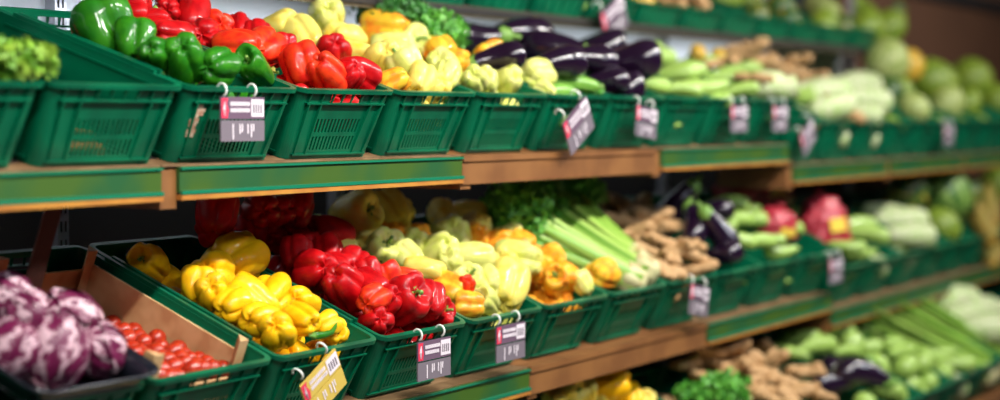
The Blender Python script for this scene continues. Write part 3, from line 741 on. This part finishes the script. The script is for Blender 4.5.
shelf(TP, [(2.036+1.215*k, 2.036+1.215*(k+1)) for k in range(0, 6)][:6], ['thin']*6, depth=.6)
# plinth, panels, room
b = MB(); b.box((1.0, -.30, 0), (11.3, .30, .12)); o = obj('display_plinth', b.me('display_plinth', M['black']), label='dark plinth under the produce stand', cat='plinth')
BK = .80
b = MB(); b.box((-.5, BK, .0), (9.3, BK+.03, 1.46)); struct('wall_back', b.me('wall_back', M['dark_panel']))
b = MB(); b.box((-.5, BK, 1.46), (9.3, BK+.03, 2.02)); struct('wall_back_white', b.me('wall_back_white', M['white'])).name = 'wall_back.001'
b = MB(); b.box((-.5, 1.15, 2.02), (9.3, 1.18, 3.4)); struct('wall_back', b.me('wall_upper', M['wall_brown']))
b = MB(); b.box((9.3, BK, 0), (14, BK+.03, 3.4)); struct('wall_back', b.me('wall_b', M['wall_brown']))
b = MB(); b.box((13.6, -6, 0), (13.7, BK, 3.4)); struct('wall_right', b.me('wall_right', M['wall_brown']))
b = MB(); b.box((9.6, BK-.03, 2.29), (13.6, BK, 2.37)); struct('trim_1', b.me('trim', M['black']))
b = MB(); b.box((-3, -6, -.05), (14, 1.2, 0)); struct('floor', b.me('floor', M['floor']))
b = MB(); b.box((-3, -6, 3.4), (14, 1.2, 3.45)); struct('ceiling', b.me('ceiling', M['ceil']))
for k in range(6):
    x = 3.31+1.215*k-1.215*(k > 99); b = MB(); b.box((x-.02, BK-.035, .0), (x+.02, BK-.001, 2.9))
    b2 = MB()
    for q in range(56):
        for dx in (-.008, .008): b2.box((x+dx-.0025, BK-.037, .2+q*.048), (x+dx+.0025, BK-.034, .2+q*.048+.028))
    o = obj('shelf_upright', b.me('shelf_upright', M['grey']), label='grey slotted metal upright behind the shelves, %s from the left' % ORD[k], cat='upright', group='slotted uprights behind the stand')
    obj('slots', b2.me('slots', M['black']), o)

# ------------------------------------------------------------------ price tags
def price_tag(px, row, tilt=0, label='', yellow=False, hook1=True, scale=1.0, drop=0, dx=0):
    i, _, _ = row.hit(px, 118, 0)
    d = (FWD*F+RGT*(px-500)); t = (row.Yf-.004-CAM.y)/d.y; X = CAM.x+d.x*t; i = row.idx(X)
    Z = row.zf(X)+.002
    e = obj('price_tag', None, label=label, cat='price tag', group='hanging price tags')
    e.matrix_world = Matrix.Translation((X+dx, row.Yf-.014, Z-drop)) @ Matrix.Rotation(tilt, 4, 'Y') @ Matrix.Scale(scale, 4)
    W, H = .076, .049
    for sx in (-1, 1):
        b = MB(); cx = sx*.052
        pts = []
        for k in range(13):
            a = rad(-70+k*250/12); pts.append((cx, -.0005+.0135*math.cos(a)*-1+.012, -.004+.0145*math.sin(a)))
        b.tube(pts, .0028, 8); obj('hook', b.me('hook', M['hook'], True), e)
    z0 = -.019
    up = MB(); up.box((-W, -.006, z0-H), (W, -.002, z0)); u = obj('upper_card', up.me('upper_card', M['card'] if not yellow else M['card_yellow']), e)
    b = MB(); y = -.0066
    pts = [(-W+.001, y, z0-H+.002), (-W+.022, y, z0-H+.002), (-W+.026, y, z0-H*.6), (-W+.020, y, z0-H*.3), (-W+.024, y, z0-.003), (-W+.001, y, z0-.003)]
    b.quad(*pts); b2 = MB()
    obj('red_field', b.me('red_field', M['card_red']), u)
    b = MB(); b.tube([(-W+.012, y-.0006, z0-H+.006), (-W+.008, y-.0006, z0-H*.55), (-W+.013, y-.0006, z0-H*.2)], [.001, .0045, .001], 6, flat=.2); obj('emblem', b.me('emblem', M['card_white']), u)
    R = random.Random(px)
    b = MB()
    for ln in range(2):
        x = -W+.032
        while x < .020: wd = R.uniform(.003, .006); b.box((x, y-.0008, z0-.020-ln*.014), (x+wd, y, z0-.011-ln*.014)); x += wd+.0016
    obj('lettering', b.me('lettering', M['card_white']), u)
    b = MB(); b.box((.028, y-.0006, z0-H+.005), (W-.003, y, z0-.005)); obj('price_field', b.me('price_field', M['card_white']), u)
    b = MB()
    for k in range(4): b.box((.034+k*.0088, y-.0012, z0-.036), (.0385+k*.0088, y-.0006, z0-.016))
    obj('digits', b.me('digits', M['card_low']), u)
    lo = MB(); zl = z0-H-.003; lo.box((-W, -.006, zl-H*.95), (W, -.002, zl)); l = obj('lower_card', lo.me('lower_card', M['card_low'] if not yellow else M['card_yellow']), e)
    b = MB()
    for x, h_ in ((-.038, .034), (-.014, .022), (-.006, .018), (.014, .022), (.026, .030), (.034, .016)):
        b.box((x, y-.0008, zl-.008-h_), (x+.004, y, zl-.008))
    obj('lettering', b.me('lettering', M['card_white']), l)
    return e
price_tag(238, UP, 0, 'price tag hanging on the green pepper crate by two white rings')
price_tag(568, UP, rad(-30), 'price tag hanging crooked below the light green zucchini', drop=.022, scale=1.12)
price_tag(643, UP, rad(6), 'pale price tag on the upper aubergine crate', drop=.012)
price_tag(735, UP, 0, 'price tag on upper shelf below the pale zucchini'); price_tag(776, UP, 0, 'price tag on upper shelf, second right of the aubergines')
price_tag(801, UP, rad(-30), 'tilted price tag on upper shelf below the chinese cabbages'); price_tag(945, UP, 0, 'price tag on upper shelf below the melons')
price_tag(309, LO, rad(-28), 'tilted yellowish price tag hanging from the yellow pepper crate', yellow=True, drop=.012)
price_tag(429, LO, 0, 'price tag hanging on the lower red pepper crate'); price_tag(506, LO, 0, 'price tag hanging on the lower mixed pepper crate')
price_tag(697, LO, rad(10), 'price tag hanging on the lower ginger crate'); price_tag(833, LO, 0, 'price tag on lower shelf under the red net bags')
price_tag(605, TP, rad(-28), 'pale tilted price tag on the top shelf above the aubergines', scale=1.3)
# sticker left on the green pepper crate corner
m0 = UP.mtx(0)
b = MB(); R = random.Random(4)
for k in range(9):
    x = -.135+R.uniform(-.008, .008); z = .062+k*.0085; b.box((x-.012, -.0022+.012+.016*(1-z/.18), z), (x+.012+.006*math.sin(k*2.1), .012+.016*(1-z/.18), z+.0095))
for c in [o for o in bpy.data.objects if o.get('label', '').startswith('green plastic crate holding green and red')]:
    obj('torn_sticker', b.me('torn_sticker', M['sticker']), c, label='torn cream sticker')

# ------------------------------------------------------------------ tomato box in its crate
mt = LO.mtx(-1)
e = obj('wooden_box', None, label='shallow wooden fruit box full of small tomatoes inside a green crate', cat='box'); e.matrix_world = mt
for (x0, x1) in ((.150, .156), (-.156, -.150)):
    b = MB(); b.box((x0, .06, .010), (x1, .56, .176)); obj('side_board', b.me('side_board', M['wood_pale']), e)
b = MB(); b.box((-.156, .555, .010), (.156, .561, .155)); obj('end_board', b.me('end_board', M['wood_pale']), e)
b = MB(); b.box((-.156, .045, .010), (.156, .051, .13)); obj('end_board', b.me('end_board', M['wood_pale']), e)
b = MB(); b.box((-.15, .05, .006), (.15, .555, .010)); obj('bottom_board', b.me('bottom_board', M['wood_pale']), e)
for x, y in ((.138, .06), (-.138, .06), (.138, .54), (-.138, .54)):
    b = MB(); n = len(b.v)
    sx = 1 if x > 0 else -1
    for z in (.010, .212): b.v += [Vector((x-sx*.016, y-.004, z)), Vector((x+sx*.014, y-.004, z)), Vector((x+sx*.014, y+.026, z))]
    for q in ((0, 1, 2), (5, 4, 3), (0, 3, 4, 1), (1, 4, 5, 2), (2, 5, 3, 0)): b.f.append(q); b.mi.append(0)
    obj('corner_post', b.me('corner_post', M['wood_pale']), e)
# reddish slat leaning in the back of the box
b = MB(); b.box((-.018, -.006, 0), (.018, .006, .30))
o = obj('wooden_stick', b.me('wooden_stick', M['wood_dark']), label='dark red wooden stick leaning at the back of the tomato box', cat='stick')
ii, p, z = LO.hit(24, 292, .0); o.matrix_world = Matrix.Translation(Vector(LO.mtx(ii) @ p)+Vector((0, 0, -.05))) @ Matrix.Rotation(rad(-30), 4, 'Z') @ Matrix.Rotation(rad(16), 4, 'Y')
R = random.Random(12)
TOMM = withmat(TOM, M['tomato'])
tl = []
for k in range(8):
    for j in range(14):
        x = -.122+k*.036+(.018 if j % 2 else 0); y = .085+j*.033
        if x < .132: tl.append((x+R.uniform(-.003, .003), y+R.uniform(-.003, .003), .135-.17*(y-.08)+R.uniform(-.010, .010), R.uniform(.040, .048)))
rws = {}
for n, (x, y, z, s) in enumerate(tl):
    o = obj('cherry_tomato', TOMM, label='small red tomato in the wooden box, part of the tomato layer', cat='tomato', group='small tomatoes in the wooden box')
    o.matrix_world = mt @ Matrix.Translation((x, y, z)) @ Euler((R.uniform(0, 3), R.uniform(0, 3), 0)).to_matrix().to_4x4() @ Matrix.Scale(s, 4)
# ------------------------------------------------------------------ radicchio on a black tray
mt = LO.mtx(-2)
e = obj('produce_tray', None, label='glossy black plastic tray under the radicchio heads', cat='tray'); e.matrix_world = mt @ Matrix.Translation((.035, -.035, .165))
b = MB(); hw = .165
ring = []
for (o_, z_) in ((-.03, .0), (.0, .055), (.008, .058), (.008, .052)):
    ring.append([Vector((x, y, z_)) for x, y in outline(hw+o_, .02-o_, .36+o_, .04+o_*.5, 4)])
n = len(ring[0])
for rg in ring: b.v += rg
for i in range(3):
    for k in range(n): b.f.append((i*n+k, i*n+(k+1) % n, (i+1)*n+(k+1) % n, (i+1)*n+k)); b.mi.append(0)
b.f.append(tuple(range(n))); b.mi.append(0)
obj('tray_body', b.me('tray_body', M['tray'], True), e)
for px, py, s, lb_ in [(8,300,50,'leftmost radicchio head, round and purple, cut by the photo edge'),(66,326,66,'large white-veined radicchio head above the black tray'),(52,352,66,'front radicchio head with broad white ribs'),(98,350,52,'right radicchio head beside the tomato box'),(12,350,56,'lower left radicchio head in the shadow of the tray'),(30,318,50,'purple radicchio head behind the front heads')]:
    d = (FWD*F+RGT*(px-500)+UPV*(200-py)).normalized(); i, p, z = LO.hit(px, py, .045)
    b_, lv = RAD[px % 2]; R = random.Random(px)
    dup_body('radicchio', withmat(b_, M['radicchio']), [('leaf', l) for l in lv], LO.mtx(i) @ p, Euler((R.uniform(-1.2, -.3), R.uniform(-.5, .5), R.uniform(0, 6))), s*z/F, lb_, 'radicchio', 'radicchio heads on the black tray')
# ------------------------------------------------------------------ foliage things
def bunch(name, label, cat, row, px, py, up, n, rx, ry, rz, size, m, seed, frilly=False, hollow=.5):
    i, p, z = row.hit(px, py, up); e = obj(name, None, label=label, cat=cat); e.location = row.mtx(i) @ p
    obj('leaves', leafcloud('leaves', n, rx, ry, rz, size, m, seed, hollow, frilly), e)
    b = MB(); R = random.Random(seed)
    for k in range(9): q = Vector((R.uniform(-.6, .6)*rx, R.uniform(-.6, .6)*ry, R.uniform(-.1, .7)*rz)); b.tube([(0, .02, -rz*1.0), q*.5+Vector((0, 0, -rz*.3)), q], [.003, .0025, .0015], 5)
    obj('stalks', b.me('stalks', M['stem'], True), e); return e
bunch('lettuce', 'frilly bright green lettuce overhanging the leftmost upper crate', 'lettuce', UP, 8, 62, .02, 1100, .09, .10, .045, .013, M['lettuce'], 1, True, .6)
bunch('parsley_bunch', 'dark curly parsley bunch behind the cream peppers, left one', 'parsley', UP, 395, 12, .08, 1100, .15, .10, .06, .014, M['leaf_dark'], 2)
bunch('parsley_bunch', 'green herb bunch between the cream peppers and the aubergines', 'parsley', UP, 436, 34, .06, 1100, .13, .10, .08, .014, M['leaf'], 3)
bunch('parsley_bunch', 'herb sprig beside the crooked price tag on upper shelf', 'parsley', UP, 594, 92, .03, 160, .035, .03, .04, .011, M['leaf'], 4)
bunch('parsley_bunch', 'leafy parsley bunch in front of the bottom-shelf ginger', 'parsley', FL, 722, 392, .06, 900, .12, .10, .07, .016, M['leaf'], 5)
bunch('parsley_bunch', 'parsley bunch between yellow peppers and ginger on the bottom shelf', 'parsley', FL, 690, 394, .03, 350, .07, .06, .04, .014, M['leaf'], 6)
def celery(label, root, tip, seed, nst=8, leaf=True, L=None, spread=.06, rad0=.013):
    """root and tip are world points"""
    R = random.Random(seed); root = Vector(root); tip = Vector(tip); ax = tip-root; Ln = ax.length
    e = obj('celery_bunch', None, label=label, cat='celery', group='celery bunches in the lower crate' if leaf else 'leek-like stalk bundles on the bottom shelf')
    q = ax.to_track_quat('Z', 'Y'); e.matrix_world = Matrix.Translation(root) @ q.to_matrix().to_4x4()
    prof = spline([(0, -.015), (.026, -.014), (.044, 0), (.052, .035), (.046, .07), (0, .075)], 14); prof[0] = (0, -.015); prof[-1] = (0, .07)
    v, f = lathe(prof[::-1], 24, lambda x, y, z, t, a, r: Vector((x*(1+.08*math.cos(7*a)), y*(1+.08*math.cos(7*a)), z)))
    m_ = mesh('base', v, f); m_.materials.append(M['celery_base']); obj('base', m_, e)
    lv = MB()
    for k in range(nst):
        a = 2*math.pi*k/nst+R.uniform(-.2, .2); rr = .036 if k % 3 else .016
        ex = Vector((math.cos(a), math.sin(a), 0)); pts = []; rs = []
        sp = spread*R.uniform(.5, 1.1)
        for j in range(10):
            t = j/9; pts.append(ex*(rr*(.9+.2*t)+sp*t**1.6)+Vector((0, 0, .01+Ln*t*R.uniform(.985, 1.0)))); rs.append(rad0*(1.15-.7*t))
        b = MB()
        # crescent section
        base = 0; NS = 9
        for j, p in enumerate(pts):
            tang = Vector((-ex.y, ex.x, 0))
            for u in range(NS):
                w_ = (u/(NS-1)*2-1); th = rs[j]
                b.v.append(p+tang*w_*th*1.5+ex*(th*(.9-1.0*w_*w_)+ (.0008 if u % 2 else 0)))
            for u in range(NS):
                w_ = 1-(u/(NS-1)*2); th = rs[j]
                b.v.append(p+tang*w_*th*1.4+ex*(th*(.35-1.0*w_*w_)))
        W2 = NS*2
        for j in range(9):
            for u in range(W2): b.f.append((j*W2+u, j*W2+(u+1) % W2, (j+1)*W2+(u+1) % W2, (j+1)*W2+u)); b.mi.append(0)
        b.f.append(tuple(range(W2))); b.mi.append(0); b.f.append(tuple(9*W2+u for u in reversed(range(W2)))); b.mi.append(0)
        obj('stalk', b.me('stalk', M['celery'], True), e)
    if leaf:
        me = leafcloud('leaves', 850, .11, .11, .13, .016, M['leaf'], seed)
        o = obj('leaves', me, e); o.location = (0, 0, Ln+.02)
    return e
def wp(row, px, py, up):
    i, p, z = row.hit(px, py, up); return row.mtx(i) @ p
def ray_at_y(px, py, Y):
    d = (FWD*F+RGT*(px-500)+UPV*(200-py)); return CAM+d*((Y-CAM.y)/d.y)
for k, (p0, p1, lb_) in enumerate([((652, 276), (545, 212), 'front celery bunch with its cut base above the crate rim'), ((640, 284), (520, 226), 'left celery bunch lying along the orange peppers'), ((640, 266), (562, 204), 'rear celery bunch nearest the ginger')]):
    r0 = wp(LO, *p0, .02); t0 = wp(LO, *p1, .05); t0.y = min(t0.y, .40); 
    d = (t0-r0); d = d.normalized()*min(d.length, .50); celery(lb_, r0, r0+d, 20+k, spread=.05, nst=14, rad0=.016)
bunch('parsley_bunch', 'leafy herb bunch behind the celery, under the wooden board', 'parsley', LO, 578, 192, .10, 800, .11, .09, .09, .015, M['leaf'], 9)
bunch('parsley_bunch', 'leafy herb bunch left of the celery behind pale peppers', 'parsley', LO, 520, 206, .12, 1200, .13, .09, .10, .016, M['leaf'], 10)
for k, (p0, p1, lb_) in enumerate([((1000, 368), (885, 312), 'upper bundle of long green stalks on the bottom shelf'), ((990, 376), (870, 328), 'lower bundle of long green stalks on the bottom shelf'), ((1010, 358), (905, 305), 'rear bundle of long green stalks beside the white cabbages')]):
    r0 = wp(FL, *p0, .06); t0 = wp(FL, *p1, .08); celery(lb_, r0, t0, 40+k, leaf=False, spread=.07, nst=9, rad0=.013)
# carrots in the nearly empty crate
R = random.Random(5)
for k in range(7):
    prof = spline([(0, .5), (.07, .49), (.10, .42), (.09, .2), (.06, -.2), (.03, -.42), (0, -.5)], 16); prof[0] = (0, .5); prof[-1] = (0, -.5)
    v, f = lathe(prof, 14)
    if k == 0: cm = mesh('carrot', v, f); cm.materials.append(M['carrot'])
    o = obj('carrot', cm, label='orange carrot lying behind the slotted front of the nearly empty crate', cat='carrot', group='carrots in the nearly empty crate')
    o.matrix_world = UP.mtx(-1) @ Matrix.Translation((-.05+R.uniform(-.03, .03), .06+k*.035, .03+.018*(k % 2))) @ Matrix.Rotation(rad(90)+R.uniform(-.2, .2), 4, 'Y') @ Matrix.Scale(.17, 4)
# curved green chilli lying on the yellow peppers
pr = ray_at_y(314, 336, -.105); pt = ray_at_y(337, 321, -.085)
b = MB(); mid = (pr+pt)/2+Vector((0.012, -.008, -.010)); b.tube([pr, (pr+mid)/2+Vector((0, 0, -.002)), mid, (mid+pt)/2+Vector((.004, 0, 0)), pt], [.0095, .0085, .0065, .0045, .0015], 10)
o = obj('chilli_pepper', b.me('chilli_pepper', M['green'], True), label='thin curved green chilli lying on the yellow peppers', cat='chilli')
b = MB(); d = (pr-mid).normalized(); b.tube([pr-d*.002, pr+d*.008, pr+d*.018+Vector((0, 0, .004))], [.010, .004, .003], 8); obj('stem', b.me('stem', M['stem'], True), o)
# ------------------------------------------------------------------ red net bags
def netbag(px, py, wpx, hpx, label, seed, lab=True, up=.07):
    i, p, z = LO.hit(px, py, up); loc = LO.mtx(i) @ p; W = wpx*z/F; H = hpx*z/F
    R = random.Random(seed)
    def fn(x, y, zz, t, a, r):
        k = .92+.55*abs(noise.noise(Vector((x*4.5+seed, y*4.5, zz*4.5)))); return Vector((x*k, y*k*.8, zz))
    prof = [(0, .56), (.03, .55), (.035, .52), (.07, .49), (.24, .45), (.36, .32), (.46, .12), (.49, -.1), (.44, -.32), (.28, -.45), (.12, -.49), (0, -.5)]
    prof = spline(prof, 36); prof[0] = (0, .62); prof[-1] = (0, -.5)
    v, f = lathe(prof, 48, fn); me = mesh('net_bag', v, f); me.materials.append(M['net'])
    o = obj('net_bag', me, label=label, cat='net bag', group='red net bags on the lower shelf')
    o.matrix_world = Matrix.Translation(loc) @ Matrix.Rotation(R.uniform(-.3, .3), 4, 'X') @ Matrix.Rotation(rad(-35), 4, 'Z') @ Matrix.Diagonal((W, W, H, 1))
    b = MB()
    for k in range(6): b.tube([(0, 0, .53), (.05*math.cos(k), .05*math.sin(k), .57), (.10*math.cos(k), .10*math.sin(k), .59)], [.03, .03, .012], 5)
    obj('gathered_top', b.me('gathered_top', M['net'], True), o)
    if lab:
        b = MB(); b.box((-.15, -.44, -.12), (.20, -.42, .10)); obj('paper_label', b.me('paper_label', M['netlabel']), o)
netbag(762, 194, 60, 46, 'red net bag lying at the back, nearest the shelf above', 1)
netbag(776, 226, 48, 38, 'small red net bag with yellow label in front of the rear bag', 2, up=.04)
netbag(824, 226, 52, 62, 'tall red net bag standing at the crate front', 3, up=.06)
netbag(735, 190, 44, 34, 'shaded red net bag deep under the shelf', 4, False)
# ------------------------------------------------------------------ corn in husks at the right edge
def corn(px, py, spx, label, rz):
    i, p, z = LO.hit(px, py, .04); s = spx*z/F
    prof = spline([(0, .5), (.05, .46), (.10, .30), (.15, 0), (.15, -.25), (.10, -.44), (0, -.5)], 20); prof[0] = (0, .5); prof[-1] = (0, -.5)
    v, f = lathe(prof, 26, lambda x, y, zz, t, a, r: Vector((x*(1+.06*math.cos(7*a)), y*(1+.06*math.cos(7*a)), zz)))
    me = mesh('corn_cob', v, f); me.materials.append(M['corn'])
    o = obj('corn_cob', me, label=label, cat='corn', group='corn cobs at the right edge'); o.matrix_world = Matrix.Translation(LO.mtx(i) @ p) @ Matrix.Rotation(rz, 4, 'Z') @ Matrix.Rotation(rad(62), 4, 'Y') @ Matrix.Scale(s, 4)
    for q in range(4):
        b = MB(); NU, NV = 5, 8
        for j in range(NV):
            t = j/(NV-1)
            for u in range(NU):
                a = q*1.57+(u/(NU-1)-.5)*1.5*math.sin(math.pi*(.25+.72*t)); rr = .16+.05*t+.12*max(0, t-.7); b.v.append(Vector((rr*math.cos(a), rr*math.sin(a), -.5+1.05*t)))
        for j in range(NV-1):
            for u in range(NU-1): b.f.append((j*NU+u, j*NU+u+1, (j+1)*NU+u+1, (j+1)*NU+u)); b.mi.append(0)
        obj('husk', b.me('husk', M['corn_husk'], True), o)
corn(990, 212, 60, 'upper husked corn cob at the right photo edge', .3); corn(984, 228, 56, 'middle husked corn cob at the right photo edge', .6); corn(994, 252, 56, 'lowest husked corn cob at the right photo edge', .1)
